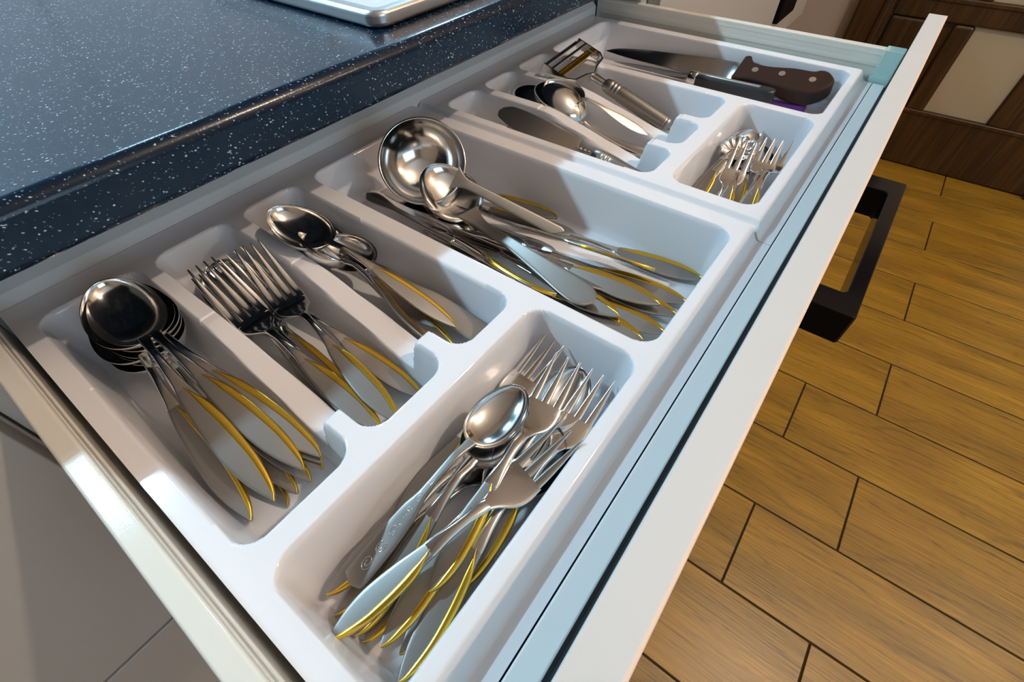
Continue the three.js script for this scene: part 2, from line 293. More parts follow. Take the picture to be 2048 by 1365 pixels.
// ------------------------------------------------------------------ cutlery trays
const sdf = (x, z, [x0, x1, z0, z1], r) => { const qx = Math.abs(x - (x0 + x1) / 2) - (x1 - x0) / 2 + r, qz = Math.abs(z - (z0 + z1) / 2) - (z1 - z0) / 2 + r; return Math.hypot(Math.max(qx, 0), Math.max(qz, 0)) + Math.min(Math.max(qx, qz), 0) - r; };
const D = 0.040, trayDepth = [];
const prof = (t) => { if (t <= 0) return 0; const s = clamp(t / 0.0075); return D * s * s * s * (s * (s * 6 - 15) + 10); };
const smax = (a, b, k) => { const h = clamp(0.5 + 0.5 * (a - b) / k); return mix(b, a, h) + k * h * (1 - h); };
function tray(label, P) {
  const cells = [...P.slots, P.front, P.long];
  const depth = (x, z) => {
    let d = 0; for (const c of cells) d = Math.max(d, prof(-sdf(x, z, c, c === P.long || c === P.front ? 0.013 : 0.012)));
    // sloping dividers between the short slots, with a full-height tab at the front
    if (x > P.slots[0][0] && x < P.slots[2][1]) {
      const k = P.tabZ, g = 0.023 * clamp((z + 0.243) / (k - 0.006 + 0.243)) * smooth(k + 0.0035, k - 0.0015, z);
      const side = smooth(P.slots[0][0] + 0.01, P.slots[0][0] + 0.02, x) * smooth(P.slots[2][1] - 0.01, P.slots[2][1] - 0.02, x);
      if (z < k + 0.006 && z > -0.25) d = smax(d, g * side, 0.003);
    }
    // outer rim steps down to the flange
    const step = (e, w, h) => h * smooth(0, w, e);
    d = Math.max(d, step(z - P.rimZ, 0.008, 0.0095));
    if (P.rimX1 !== undefined) d = Math.max(d, step(x - P.rimX1, 0.006, 0.008));
    if (P.rimX0 !== undefined) d = Math.max(d, step(P.rimX0 - x, 0.005, P.dropX0 ?? 0.008));
    return d;
  };
  const y0 = H - 0.190, step = 0.00115;
  const nx = Math.round((P.x1 - P.x0) / step), nz = Math.round((P.z1 - P.z0) / step);
  const pos = [], nor = [], uv = [], idx = [], e = 0.0004;
  for (let j = 0; j <= nz; j++) for (let i = 0; i <= nx; i++) {
    const x = mix(P.x0, P.x1, i / nx), z = mix(P.z0, P.z1, j / nz), d = depth(x, z);
    pos.push(x - P.x0, y0 - d - yFloor, z - P.z1); uv.push(x, z);
    const gx = (depth(x + e, z) - depth(x - e, z)) / (2 * e), gz = (depth(x, z + e) - depth(x, z - e)) / (2 * e), l = Math.hypot(gx, gz, 1);
    nor.push(gx / l, 1 / l, gz / l);
  }
  for (let j = 0; j < nz; j++) for (let i = 0; i < nx; i++) { const a = j * (nx + 1) + i, b = a + 1, c = a + nx + 1; idx.push(a, c, b, b, c, c + 1); }
  // skirt and underside
  const edge = []; for (let i = 0; i < nx; i++) edge.push(i); for (let j = 0; j < nz; j++) edge.push(j * (nx + 1) + nx); for (let i = nx; i > 0; i--) edge.push(nz * (nx + 1) + i); for (let j = nz; j > 0; j--) edge.push(j * (nx + 1));
  const base = pos.length / 3, n = edge.length;
  edge.forEach((v, k) => {
    const i = v % (nx + 1), j = (v - i) / (nx + 1), N = i === 0 ? [-1, 0, 0] : i === nx ? [1, 0, 0] : j === 0 ? [0, 0, -1] : [0, 0, 1];
    for (const dy of [0, 1]) { pos.push(pos[v * 3], dy ? -0.005 : pos[v * 3 + 1], pos[v * 3 + 2]); nor.push(...N); uv.push(k * step, dy * 0.03); }
  });
  for (let k = 0; k < n; k++) { const a = base + 2 * k, b = base + 2 * ((k + 1) % n); idx.push(a, b, a + 1, b, b + 1, a + 1); }
  const c0 = pos.length / 3; for (const [x, z] of [[0, 0], [1, 0], [0, 1], [1, 1]]) { pos.push(x * (P.x1 - P.x0), -0.005, (z - 1) * (P.z1 - P.z0)); nor.push(0, -1, 0); uv.push(x, z); }
  idx.push(c0, c0 + 1, c0 + 2, c0 + 1, c0 + 3, c0 + 2);
  const g = new THREE.BufferGeometry(); g.setAttribute('position', new THREE.Float32BufferAttribute(pos, 3)); g.setAttribute('normal', new THREE.Float32BufferAttribute(nor, 3)); g.setAttribute('uv', new THREE.Float32BufferAttribute(uv, 2)); g.setIndex(idx);
  trayDepth.push([P, depth]);
  const o = mesh('cutlery_tray', g, trayPlastic, scene); o.position.set(P.x0, yFloor, P.z1); tag(o, label, 'tray');
}
tray('white plastic cutlery tray at the near left, holding the soup spoons and forks', { x0: -0.0325, x1: 0.3025, z0: -0.3485, z1: -0.0140, rimZ: -0.0305, tabZ: -0.1435,
  slots: [[-0.0234, 0.0350, -0.326, -0.116], [0.0425, 0.0960, -0.326, -0.116], [0.1050, 0.1535, -0.326, -0.116]], front: [-0.0232, 0.1570, -0.1056, -0.0361], long: [0.1655, 0.2905, -0.326, -0.0358] });
tray('white plastic cutlery tray at the far right, holding the chef knife and peeler', { x0: 0.3030, x1: 0.6325, z0: -0.3485, z1: -0.0140, rimZ: -0.0290, tabZ: -0.1415, rimX0: 0.3135, dropX0: 0.004,
  slots: [[0.3200, 0.3675, -0.326, -0.1135], [0.3755, 0.4245, -0.326, -0.1135], [0.4325, 0.4880, -0.326, -0.1135]], front: [0.3235, 0.4890, -0.1010, -0.0344], long: [0.4970, 0.6235, -0.326, -0.0344] });
// ------------------------------------------------------------------ cutlery: shapes in millimetres, x from the tip to the handle end, y up, z to the right
const hermite = (K, x) => {                       // smooth curve through [x, y] keys
  const n = K.length; if (x <= K[0][0]) return K[0][1]; if (x >= K[n - 1][0]) return K[n - 1][1];
  let i = 0; while (x > K[i + 1][0]) i++;
  const s = (a, b) => (K[b][1] - K[a][1]) / (K[b][0] - K[a][0] || 1), h = K[i + 1][0] - K[i][0], t = (x - K[i][0]) / h, d = s(i, i + 1);
  let m0 = i ? (s(i - 1, i) + d) / 2 : d, m1 = i < n - 2 ? (s(i + 1, i + 2) + d) / 2 : d;
  if (i && s(i - 1, i) * d <= 0) m0 = 0; if (i < n - 2 && s(i + 1, i + 2) * d <= 0) m1 = 0;
  const t2 = t * t, t3 = t2 * t; return (2 * t3 - 3 * t2 + 1) * K[i][1] + (t3 - 2 * t2 + t) * h * m0 + (-2 * t3 + 3 * t2) * K[i + 1][1] + (t3 - t2) * h * m1;
};
// sweep of rounded sections; sec(x) -> { y, l, r, t } gives height, left and right edge, thickness
function sweep(x0, x1, n, sec, m = 14, pow = 3) {
  const pos = [], uv = [], idx = [];
  for (let i = 0; i <= n; i++) {
    const k = i / n, x = mix(x0, x1, k), s = sec(x), pw = typeof pow === 'function' ? pow(x) : pow, c = (s.r - s.l) / 2, hw = Math.max((s.r + s.l) / 2, 0.05), ht = Math.max(s.t / 2, 0.05);
    for (let j = 0; j < m; j++) {
      const a = 2 * Math.PI * j / m, ca = Math.cos(a), sa = Math.sin(a);
      pos.push(x, s.y + ht * Math.sign(sa) * Math.abs(sa) ** (2 / pw) + (s.tilt ?? 0) * ca * hw, c + hw * Math.sign(ca) * Math.abs(ca) ** (2 / pw)); uv.push(x * 0.001, c * 0.001 + ca * hw * 0.001);
    }
  }
  for (let i = 0; i < n; i++) for (let j = 0; j < m; j++) { const a = i * m + j, b = i * m + (j + 1) % m; idx.push(a, b, a + m, b, b + m, a + m); }
  for (const [i, f] of [[0, 1], [n, 0]]) { const o = i * m, c = pos.length / 3; let y = 0, z = 0; for (let j = 0; j < m; j++) { y += pos[(o + j) * 3 + 1] / m; z += pos[(o + j) * 3 + 2] / m; } pos.push(pos[o * 3], y, z); uv.push(0, 0);
    for (let j = 0; j < m; j++) { pos.push(pos[(o + j) * 3], pos[(o + j) * 3 + 1], pos[(o + j) * 3 + 2]); uv.push(0, 0); } for (let j = 0; j < m; j++) { const p = c + 1 + j, q = c + 1 + (j + 1) % m; f ? idx.push(c, q, p) : idx.push(c, p, q); } }
  const g = new THREE.BufferGeometry(); g.setAttribute('position', new THREE.Float32BufferAttribute(pos, 3)); g.setAttribute('uv', new THREE.Float32BufferAttribute(uv, 2)); g.setIndex(idx); g.computeVertexNormals(); return g;
}
// spoon bowl: shell over a warped disc; len from tip to neck
function bowlShell(len, W, dep, yr, { warp = 0.0, th = 1.5, flute = 0, pw = 0.58, n = 14, m = 56, side = 0 } = {}) {
  const pos = [], uv = [], idx = [];
  const pt = (r, a, off) => {
    let X = r * Math.cos(a), Z = r * Math.sin(a); const w = 1 + warp * X - 0.12 * Math.max(0, -X) * X * X * 0;
    let y = -dep * (1 - r * r) ** pw; if (flute) y += flute * Math.cos(a * 14) * smooth(0.1, 0.9, r) * (r > 0.97 ? 1 : 1);
    return [len / 2 * (1 + X), yr(X) + y * (1 - 0.0) + off - side * 0, Z * W / 2 * w];
  };
  for (const s of [0, 1]) for (let i = 0; i <= n; i++) for (let j = 0; j < m; j++) { const r = Math.sin(i / n * Math.PI / 2), a = 2 * Math.PI * j / m, p = pt(Math.min(r, 0.9999), a, s ? -th * (0.6 + 0.4 * (1 - r)) : 0); pos.push(...p); uv.push(p[0] * 0.001, p[2] * 0.001); }
  const S = (n + 1) * m;
  for (const s of [0, 1]) for (let i = 0; i < n; i++) for (let j = 0; j < m; j++) { const a = s * S + i * m + j, b = s * S + i * m + (j + 1) % m, c = a + m, d = b + m; s ? idx.push(a, c, b, b, c, d) : idx.push(a, b, c, b, d, c); }
  for (let j = 0; j < m; j++) { const a = n * m + j, b = n * m + (j + 1) % m; idx.push(a, b, S + a, b, S + b, S + a); }
  const g = new THREE.BufferGeometry(); g.setAttribute('position', new THREE.Float32BufferAttribute(pos, 3)); g.setAttribute('uv', new THREE.Float32BufferAttribute(uv, 2)); g.setIndex(idx); g.computeVertexNormals(); return g;
}
// turn a local shape so that its chord (tip to end) lies along x, and scale it to metres
function chord(geos, tip, end) {
  const a = Math.atan2(end[1] - tip[1], end[0] - tip[0]);
  const M = new THREE.Matrix4().makeScale(0.001, 0.001, 0.001).multiply(new THREE.Matrix4().makeRotationZ(-a)).multiply(new THREE.Matrix4().makeTranslation(-tip[0], -tip[1], 0));
  for (const g of geos) g.applyMatrix4(M); return Math.hypot(end[0] - tip[0], end[1] - tip[1]) * 0.001;
}
// the leaf shaped handle with a raised gold stripe that most of the set shares
function leafHandle(x0, L, W, yk, g = 1) {
  const l = L - x0, X = f => x0 + f * l, h = W / 2;
  const left = [[0, 3], [0.12, 2.3], [0.24, 2.6], [0.33, 3.3], [0.42, 0.62 * h], [0.58, 0.95 * h], [0.75, h], [0.88, 0.8 * h], [0.96, 0.45 * h], [1, 0.12 * h]].map(k => [X(k[0]), k[1]]);
  const right = [[0, 3], [0.12, 2.3], [0.24, 2.8], [0.33, 3.6], [0.38, 0.62 * h], [0.55, 0.9 * h], [0.72, h], [0.86, 0.78 * h], [0.95, 0.4 * h], [1, 0.1 * h]].map(k => [X(k[0]), k[1]]);
  const th = [[X(0), 3.2], [X(0.2), 3], [X(0.4), 2.3], [X(1), 1.7]];
  const sec = x => { const a = hermite(left, x), b = hermite(right, x); return { y: yk(x), l: g > 0 ? a : b, r: g > 0 ? b : a, t: hermite(th, x) }; };
  const px = x => mix(2.4, 4.6, smooth(X(0.16), X(0.44), x)), neck = sweep(x0 - 3, X(0.36), 24, sec, 16, px), leaf = sweep(X(0.36), L, 34, sec, 16, px);
  const zc = [[X(0.35), 0.2], [X(0.43), 0.34 * h], [0.58 * l + x0, 0.62 * h], [X(0.75), 0.7 * h], [X(0.9), 0.5 * h], [X(0.98), 0.2 * h], [X(1.003), 0]];
  const hw = [[X(0.35), 0.1], [X(0.42), 0.2 * h], [X(0.5), 0.33 * h], [X(0.62), 0.32 * h], [X(0.78), 0.28 * h], [X(0.92), 0.22 * h], [X(1.003), 0.5]];
  const stripe = sweep(X(0.35), X(1.003), 34, x => { const c = hermite(zc, x), w = hermite(hw, x), k = g > 0 ? 1 : -1; return { y: yk(x), l: w + k * c, r: w - k * c, t: hermite(th, x) + 0.95 }; }, 12, 2.6);
  return { neck, leaf, stripe };
}
const spoonY = (L, rim) => { const K = [[0, rim], [L * 0.33, rim + 1.5], [L * 0.42, rim + 4.5], [L * 0.55, rim + 3.5], [L * 0.8, rim - 3], [L, 2]]; return x => hermite(K, x); };
const kinds = {};
function kind(name, parts, tip, end) {              // parts: [name, geometry, material, label?]
  const len = chord(parts.map(p => p[1]), tip, end), g = new THREE.Group();
  for (const [n, geo, m, lab] of parts) mesh(n, geo, m, g, lab); g.userData.len = len; kinds[name] = g;
}
for (const [sfx, g] of [['', 1], ['_down', -1]]) {
  for (const [nm, L, bl, W, dp, hw, plain] of [['dinner_spoon', 188, 63, 41.5, 13.5, 15.5], ['teaspoon', 124, 43, 29, 9, 12], ['serving_spoon', 160, 60, 42, 13, 14, 1]]) {
    const y = spoonY(L, 9 * L / 188 + 2), H0 = leafHandle(bl, L, hw, y, g);
    kind(nm + sfx, [['bowl', bowlShell(bl, W, dp, X => y(bl / 2 * (1 + X)) - 0.9 * (1 - X * X), { warp: 0.1 }), steel], ['neck', H0.neck, steel], ['handle', H0.leaf, plain ? steel : satinSteel], ...(plain ? [] : [['gold_stripe', H0.stripe, gold]])], [0, y(0)], [L, y(L)]);
  }
  const L = 178, K = [[0, 24], [20, 12], [38, 3.5], [50, 1.5], [62, 5], [74, 10], [95, 11.5], [130, 7], [L, 2]], y = x => hermite(K, x), H0 = leafHandle(71, L, 16, y, g);
  const hk = [[44, 11.8], [52, 12], [59, 10.2], [66, 5.4], [72, 3], [76, 2.7]];
  const tines = [-1.5, -0.5, 0.5, 1.5].map(i => ['tine', sweep(0, 48, 18, x => { const zc = -i * mix(5.7, 6.5, x / 46), w = hermite([[0, 0.6], [6, 1.05], [30, 2.3], [48, 2.6]], x); return { y: y(x), l: w + zc, r: w - zc, t: mix(1.3, 2, x / 48) }; }, 10, 2.6), steel]);
  kind('dinner_fork' + sfx, [['head', sweep(45, 76, 22, x => ({ y: y(x), l: hermite(hk, x), r: hermite(hk, x), t: 2.1 }), 16, 3.4), steel], ...tines, ['neck', H0.neck, steel], ['handle', H0.leaf, satinSteel], ['gold_stripe', H0.stripe, gold]], [0, y(0)], [L, y(L)]);
}
{
  const L = 126, K = [[0, 9], [18, 4], [32, 1.5], [42, 2.5], [52, 6], [70, 7.5], [95, 5], [L, 1.5]], y = x => hermite(K, x), H0 = leafHandle(52, L, 12, y, 1);
  const hk = [[27, 9.6], [33, 10.2], [40, 8.8], [47, 4], [53, 2.5], [56, 2.3]];
  const tine = (s) => [-1, 0, 1].map(i => ['tine', sweep(0, 31, 16, x => { const zc = -i * mix(s, 6.6, x / 30), w = hermite([[0, 0.5], [5, 0.95], [18, 2], [31, 2.5]], x); return { y: y(x), l: w + zc, r: w - zc, t: mix(1.1, 1.8, x / 31) }; }, 10, 2.6), steel]);
  kind('cake_fork', [['head', sweep(27, 56, 20, x => ({ y: y(x), l: hermite(hk, x), r: hermite(hk, x), t: 1.9 }), 16, 3.4), steel], ...tine(6.8), ['neck', H0.neck, steel], ['handle', H0.leaf, satinSteel], ['gold_stripe', H0.stripe, gold]], [0, y(0)], [L, y(L)]);
}
{ // dinner knife
  const L = 205, y = () => 1;
  const up = [[0, 0.3], [6, 5], [20, 8.5], [60, 9.2], [95, 7.5], [104, 4], [108, 3.2]], lo = [[0, 0.3], [5, 2.5], [20, 5.5], [60, 7.5], [98, 7], [103, 3.8], [108, 3.2]];
  for (const [nm, g] of [['dinner_knife', 1], ['dinner_knife_down', -1]]) { const h = leafHandle(104, L, 19, y, g);
  kind(nm, [['blade', sweep(0, 110, 44, x => ({ y: 1, l: hermite(lo, x), r: hermite(up, x), t: hermite([[0, 0.5], [80, 1.2], [104, 2.4], [110, 3]], x) }), 12, 2.2), steel], ['neck', h.neck, steel], ['handle', h.leaf, satinSteel], ['gold_stripe', h.stripe, gold]], [0, 1], [L, 1]); }
}
{ // spoon with a plain broad handle, ornate teaspoon, shell spoon, spreader
  const broad = (x0, L, W, y) => { const K = [[x0 - 2, 3.2], [x0 + 6, 2.4], [x0 + 0.4 * (L - x0), 0.2 * W], [x0 + 0.52 * (L - x0), 0.38 * W], [L - 0.3 * W, 0.5 * W], [L - 0.12 * W, 0.44 * W], [L - 0.03 * W, 0.3 * W], [L, 0.1 * W]]; return sweep(x0 - 2, L, 48, x => ({ y: y(x), l: hermite(K, x), r: hermite(K, x), t: hermite([[x0, 3], [L, 1.8]], x) }), 18, 4); };
  let L = 155, y = spoonY(L, 9); kind('plain_spoon', [['bowl', bowlShell(48, 34, 9, X => y(24 * (1 + X)) - 0.7 * (1 - X * X), { warp: 0.05 }), steel], ['handle', broad(48, L, 19, y), satinSteel]], [0, y(0)], [L, y(L)]);
  L = 128; const yo = spoonY(L, 8), curls = [];
  for (let k = 0; k < 6; k++) { const x = 70 + k * 9.2, pts = []; for (let i = 0; i <= 26; i++) { const a = i / 26 * Math.PI * 3.2 + k, r = 2.6 - i * 0.075; pts.push(new THREE.Vector3(x + r * Math.cos(a) * 1.5, yo(x + r * Math.cos(a) * 1.5) + 1.1, r * Math.sin(a) * (0.5 + k * 0.1))); } curls.push(new THREE.TubeGeometry(new THREE.CatmullRomCurve3(pts), 40, 0.22, 5)); }
  kind('ornate_spoon', [['bowl', bowlShell(43, 29, 7.5, X => yo(21.5 * (1 + X)) - 0.7 * (1 - X * X), { warp: 0.08 }), steel], ['handle', broad(43, L, 13, yo), satinSteel], ['engraving', join(curls), steel]], [0, yo(0)], [L, yo(L)]);
  L = 112; const ys = spoonY(L, 8), hs = leafHandle(33, L, 10, ys, 1); kind('shell_spoon', [['bowl', bowlShell(33, 30, 6.5, X => ys(16.5 * (1 + X)), { flute: 0.75, m: 112 }), steel], ['neck', hs.neck, steel], ['handle', hs.leaf, satinSteel], ['gold_stripe', hs.stripe, gold]], [0, ys(0)], [L, ys(L)]);
  L = 150; const ks = [[0, 0.6], [3, 4.6], [10, 6], [20, 4.6], [32, 2.6], [80, 2.6], [L, 4]]; kind('spreader', [['handle', sweep(0, 90, 40, x => ({ y: 2, l: hermite(ks, x), r: hermite(ks, x), t: 2.2 }), 14, 3), satinSteel], ['blade', sweep(88, L, 20, x => ({ y: 2, l: hermite(ks, x) + 2, r: hermite(ks, x), t: 1.4 }), 12, 2.4), steel]], [0, 2], [L, 2]);
}
{ // ladle with a round bowl, and a serving spoon with a flat widening handle
  let L = 172; const rim = []; for (let i = 0; i < 64; i++) { const a = i / 64 * Math.PI * 2; rim.push(new THREE.Vector3(36 + 36 * Math.cos(a), -0.4, Math.sin(a) * 36)); }
  const H1 = [[60, 18], [67, 10], [74, 5.5], [86, 4.2], [L - 8, 5.2], [L - 2, 4], [L, 1.2]];
  kind('ladle', [['bowl', bowlShell(72, 72, 31, () => 0, { th: 1.3, pw: 0.52, n: 24, m: 84 }), steel], ['rim', new THREE.TubeGeometry(new THREE.CatmullRomCurve3(rim, true), 96, 1.0, 8, true), steel], ['handle', sweep(66, L, 40, x => ({ y: 0, l: hermite(H1, x), r: hermite(H1, x), t: hermite([[66, 1.2], [78, 3], [L, 2.2]], x) }), 16, 4), satinSteel]], [0, 0], [L, 0]);
  L = 172; const y = x => hermite([[0, 0], [25, -7.5], [50, -14], [60, -15], [92, -10], [L, 0]], x);
  const K = [[44, 12], [50, 8.5], [58, 5.6], [70, 4.6], [95, 5.2], [130, 8], [156, 10.4], [165, 9.2], [170, 5.5], [L, 1.5]];
  kind('basting_spoon', [['bowl', bowlShell(52, 46, 13, X => y(26 * (1 + X)), { warp: 0.08, th: 1.4, pw: 0.58, n: 18, m: 72 }), steel], ['handle', sweep(47, L, 56, x => ({ y: y(x), l: hermite(K, x), r: hermite(K, x), t: hermite([[44, 1.4], [58, 3.2], [L, 2]], x) }), 18, 4.5), satinSteel]], [0, y(0)], [L, y(L)]);
}
const tube = (x0, x1, prof, n = 28) => { const g = new THREE.LatheGeometry(prof.map(p => new THREE.Vector2(p[1], p[0])), n); g.rotateZ(-Math.PI / 2); return g; };
const tubeHandle = (x0, L, r, y) => { const P = [[x0, 0.01], [x0, r * 0.55], [x0 + 2, r * 0.8], [x0 + 7, r * 0.95]]; for (const k of [9, 13, 17]) P.push([x0 + k, r * 0.97], [x0 + k + 0.6, r * 0.86], [x0 + k + 1.6, r * 0.86], [x0 + k + 2.2, r * 0.98]); P.push([x0 + 30, r], [L - 7, r], [L - 6.4, r * 0.9], [L - 5, r * 0.9], [L - 4.4, r], [L - 1, r * 0.85], [L, r * 0.4], [L, 0.01]); const g = tube(x0, L, P); g.translate(0, y, 0); return g; };
{ // cake server, pizza wheel, peeler
  let L = 158; const out = [[0, 4], [3, 10], [8, 13], [70, 20], [78, 19], [80, 10], [86, 4], [95, 3.4]];
  kind('server', [['blade', sweep(0, 95, 50, x => ({ y: 2, l: hermite(out, x), r: hermite(out, x), t: 1.4 }), 14, 5), brushedSteel], ['neck', sweep(80, 102, 10, x => ({ y: mix(2, 5, smooth(80, 100, x)), l: 3, r: 3, t: 4 }), 12, 2), steel], ['handle', tubeHandle(98, L, 8, 5), satinSteel]], [0, 2], [L, 5]);
  const disc = new THREE.CylinderGeometry(28, 28, 1, 56); disc.translate(28, 12, 0);
  kind('pizza_wheel', [['wheel', disc, brushedSteel], ['bracket', sweep(24, 68, 14, x => ({ y: mix(14, 9, smooth(30, 66, x)), l: 4, r: 4, t: 2.5 }), 12, 3), steel], ['handle', tubeHandle(64, 130, 7, 8), satinSteel]], [0, 8], [130, 8]);
  L = 140; const U = [[0, -33], [0, 33]], wid = 33, fr = [];
  const path = [[2, 0, -wid], [30, 0, -wid], [37, 0, -wid + 6], [40, 0, -10], [44, 0, 0], [40, 0, 10], [37, 0, wid - 6], [30, 0, wid], [2, 0, wid]].map(p => new THREE.Vector3(...p));
  const strap = []; for (let i = 0; i < path.length - 1; i++) { const a = path[i], b = path[i + 1], g = new THREE.BoxGeometry(a.distanceTo(b) + 1, 9, 1.6); g.rotateY(-Math.atan2(b.z - a.z, b.x - a.x)); g.translate((a.x + b.x) / 2, 8, (a.z + b.z) / 2); strap.push(g); }
  const teeth = []; for (let i = 0; i < 17; i++) { const g = new THREE.ConeGeometry(1.1, 3.2, 4); g.rotateZ(Math.PI / 2.6); g.translate(17, 9.5, -26 + i * 3.25); teeth.push(g); }
  kind('peeler', [['frame', join(strap), steel], ['blade', join([new RoundedBoxGeometry(4, 1.2, 64, 1, 0.5).translate(2, 9, 0), new RoundedBoxGeometry(3, 1, 64, 1, 0.4).translate(9, 8, 0)]), steel], ['toothed_blade', join([new RoundedBoxGeometry(7, 1, 62, 1, 0.4).translate(20, 8.4, 0), ...teeth]), gold, 'golden toothed blade'],
    ['stem', sweep(42, 62, 8, x => ({ y: 8, l: 4, r: 4, t: 6 }), 12, 3), darkSteel], ['handle', tubeHandle(58, L, 7.6, 8), satinSteel], ['hanging_ring', new THREE.TorusGeometry(6, 1.2, 8, 24).rotateX(Math.PI / 2.4).translate(L + 4, 8, 0), steel]], [0, 8], [L, 8]);
}
const slab = (pts, t, bev, m = 16) => { // flat outline [x, z] with bevelled edges
  const sh = new THREE.Shape(new THREE.SplineCurve(pts.map(p => new THREE.Vector2(p[0], -p[1]))).getPoints(m * pts.length)); const g = new THREE.ExtrudeGeometry(sh, { depth: t - 2 * bev, bevelEnabled: true, bevelThickness: bev, bevelSize: bev, bevelOffset: -bev, bevelSegments: 3 });
  g.rotateX(-Math.PI / 2); g.translate(0, -t / 2 + bev, 0); return g;
};
{ // chef knife and its neighbours
  const woodTex = tex(256, 256, (u, v, c) => { const k = 0.7 + 0.5 * (noise(u * 5, v * 60, 256) - 0.4) + 0.3 * (noise(u * 18, v * 120, 256) - 0.5); c[0] = 64 * k; c[1] = 38 * k; c[2] = 27 * k; }, true, 8, 8);
  const darkWood = phys({ map: woodTex, roughness: 0.5, specularIntensity: 0.4 });
  const L = 268, up = [[0, 0.4], [8, 5], [30, 10], [90, 15], [150, 17], [164, 17], [168, 14], [172, 12]], lo = [[0, 0.4], [30, 5], [90, 10], [140, 16], [164, 19], [170, 18], [172, 14]];
  const hp = []; const top = [[170, 19], [176, 20], [183, 12], [200, 10], [225, 13], [243, 13], [250, 16], [258, 15], [266, 7], [267, 0], [262, -9], [252, -17], [240, -18], [215, -15], [190, -13], [172, -15], [169, -14], [169, 5], [169.5, 18]];
  const rivets = [188, 216, 247].map((x, i) => ['rivet', new THREE.CylinderGeometry(3.4, 3.4, 17.4, 20).translate(x, 0, [-1, -2, -1][i]), brushedSteel]);
  kind('chef_knife', [['blade', sweep(0, 172, 60, x => ({ y: 0, l: hermite(up, x), r: hermite(lo, x), t: hermite([[0, 0.5], [120, 1.8], [160, 2.4], [172, 9]], x) }), 12, 2.2), darkSteel], ['handle', slab(top.map(p => [p[0], -p[1]]), 17, 2.5, 6), darkWood], ...rivets], [0, 0], [L, 0]);
  const bl = [[0, 0.3], [20, 6], [70, 10], [104, 11], [108, 6]], b2 = [[0, 0.3], [20, 4], [70, 7], [104, 9], [108, 6]];
  kind('black_knife', [['blade', sweep(0, 108, 36, x => ({ y: 0, l: hermite(bl, x), r: hermite(b2, x), t: hermite([[0, 0.4], [90, 1.6], [108, 5]], x) }), 12, 2.2), darkSteel], ['collar', tube(0, 0, [[104, 0.01], [104, 6], [106, 8.4], [114, 8.6], [116, 7.6], [116, 0.01]]), steel], ['handle', slab([[115, -7], [150, -7], [190, -8], [200, -6], [203, 0], [200, 6], [190, 8], [150, 7], [115, 7]], 13, 3, 5), std({ color: new THREE.Color(0.012, 0.012, 0.014), roughness: 0.4 })], ['tang', bx(116, 5.6, -2.2, 186, 7.6, 2.2, 0.6), brushedSteel]], [0, 0], [203, 0]);
  kind('purple_knife', [['blade', sweep(0, 20, 8, x => ({ y: 0, l: 6, r: 5, t: 1.4 }), 10, 2.4), darkSteel], ['handle', slab([[12, -9], [40, -11], [80, -11], [100, -8], [106, 0], [100, 7], [80, 10], [40, 10], [12, 9]], 11, 3, 5), std({ color: new THREE.Color(0.13, 0.015, 0.2), roughness: 0.42 })]], [0, 0], [106, 0]);
  kind('clear_utensil', [['handle', slab([[70, -11], [110, -12], [140, -12], [150, -9], [153, 0], [150, 9], [140, 12], [110, 12], [70, 11]], 8, 2.5, 5), phys({ color: new THREE.Color(0.75, 0.8, 0.85), roughness: 0.12, transmission: 0.8, thickness: 0.004 })], ['blade', sweep(0, 74, 20, x => ({ y: 0, l: 8, r: 8, t: 1.6 }), 10, 3), darkSteel]], [0, 0], [153, 0]);
}
function put(name, k, label, category, group, T, E, roll = 0) {
  const src = kinds[k], o = src.clone(); o.name = numbered(name); scene.add(o); delete o.userData.len; tag(o, label, category, group);
  const a = new THREE.Vector3(...T), b = new THREE.Vector3(...E), ex = b.clone().sub(a), s = ex.length() / src.userData.len; ex.normalize();
  const up = new THREE.Vector3(0, 1, 0).addScaledVector(ex, -ex.y).normalize(), ez = new THREE.Vector3().crossVectors(ex, up), r = roll * Math.PI / 180;
  const u2 = up.clone().multiplyScalar(Math.cos(r)).addScaledVector(ez, Math.sin(r)), z2 = new THREE.Vector3().crossVectors(ex, u2);
  o.quaternion.setFromRotationMatrix(new THREE.Matrix4().makeBasis(ex, u2, z2)); o.position.copy(a); o.scale.setScalar(s);
}
// where each piece lies, measured in the drawer
put('soup_spoon', 'dinner_spoon', 'lowest handle tip peeping out below the pile of soup spoons in the leftmost slot', 'spoon', 'soup spoons piled in the leftmost slot', [0.0118, 0.7645, -0.3164], [0, 0.7425, -0.1431], 0);
put('soup_spoon', 'dinner_spoon', 'soup spoon just under the one nearest the drawer side rail in the leftmost slot', 'spoon', 'soup spoons piled in the leftmost slot', [0.0124, 0.7772, -0.3004], [-0.0153, 0.7454, -0.1494], 0);
put('soup_spoon', 'dinner_spoon', 'soup spoon lying bowl up, third lowest of the pile in the leftmost slot', 'spoon', 'soup spoons piled in the leftmost slot', [0.0126, 0.7799, -0.3004], [0.0065, 0.7489, -0.1408], 0);
put('soup_spoon', 'dinner_spoon', 'soup spoon lying bowl up, fourth lowest of the pile in the leftmost slot', 'spoon', 'soup spoons piled in the leftmost slot', [0.0118, 0.7826, -0.3002], [0.014, 0.7529, -0.1379], 0);
put('soup_spoon', 'dinner_spoon', 'soup spoon with the lowest handle end nearest the divider, in the leftmost slot', 'spoon', 'soup spoons piled in the leftmost slot', [0.0103, 0.7853, -0.2995], [0.0215, 0.756, -0.1365], 0);
put('soup_spoon', 'dinner_spoon', 'soup spoon with its handle nearest the drawer side rail, leftmost slot', 'spoon', 'soup spoons piled in the leftmost slot', [0.0115, 0.788, -0.2998], [-0.0145, 0.753, -0.1446], 0);
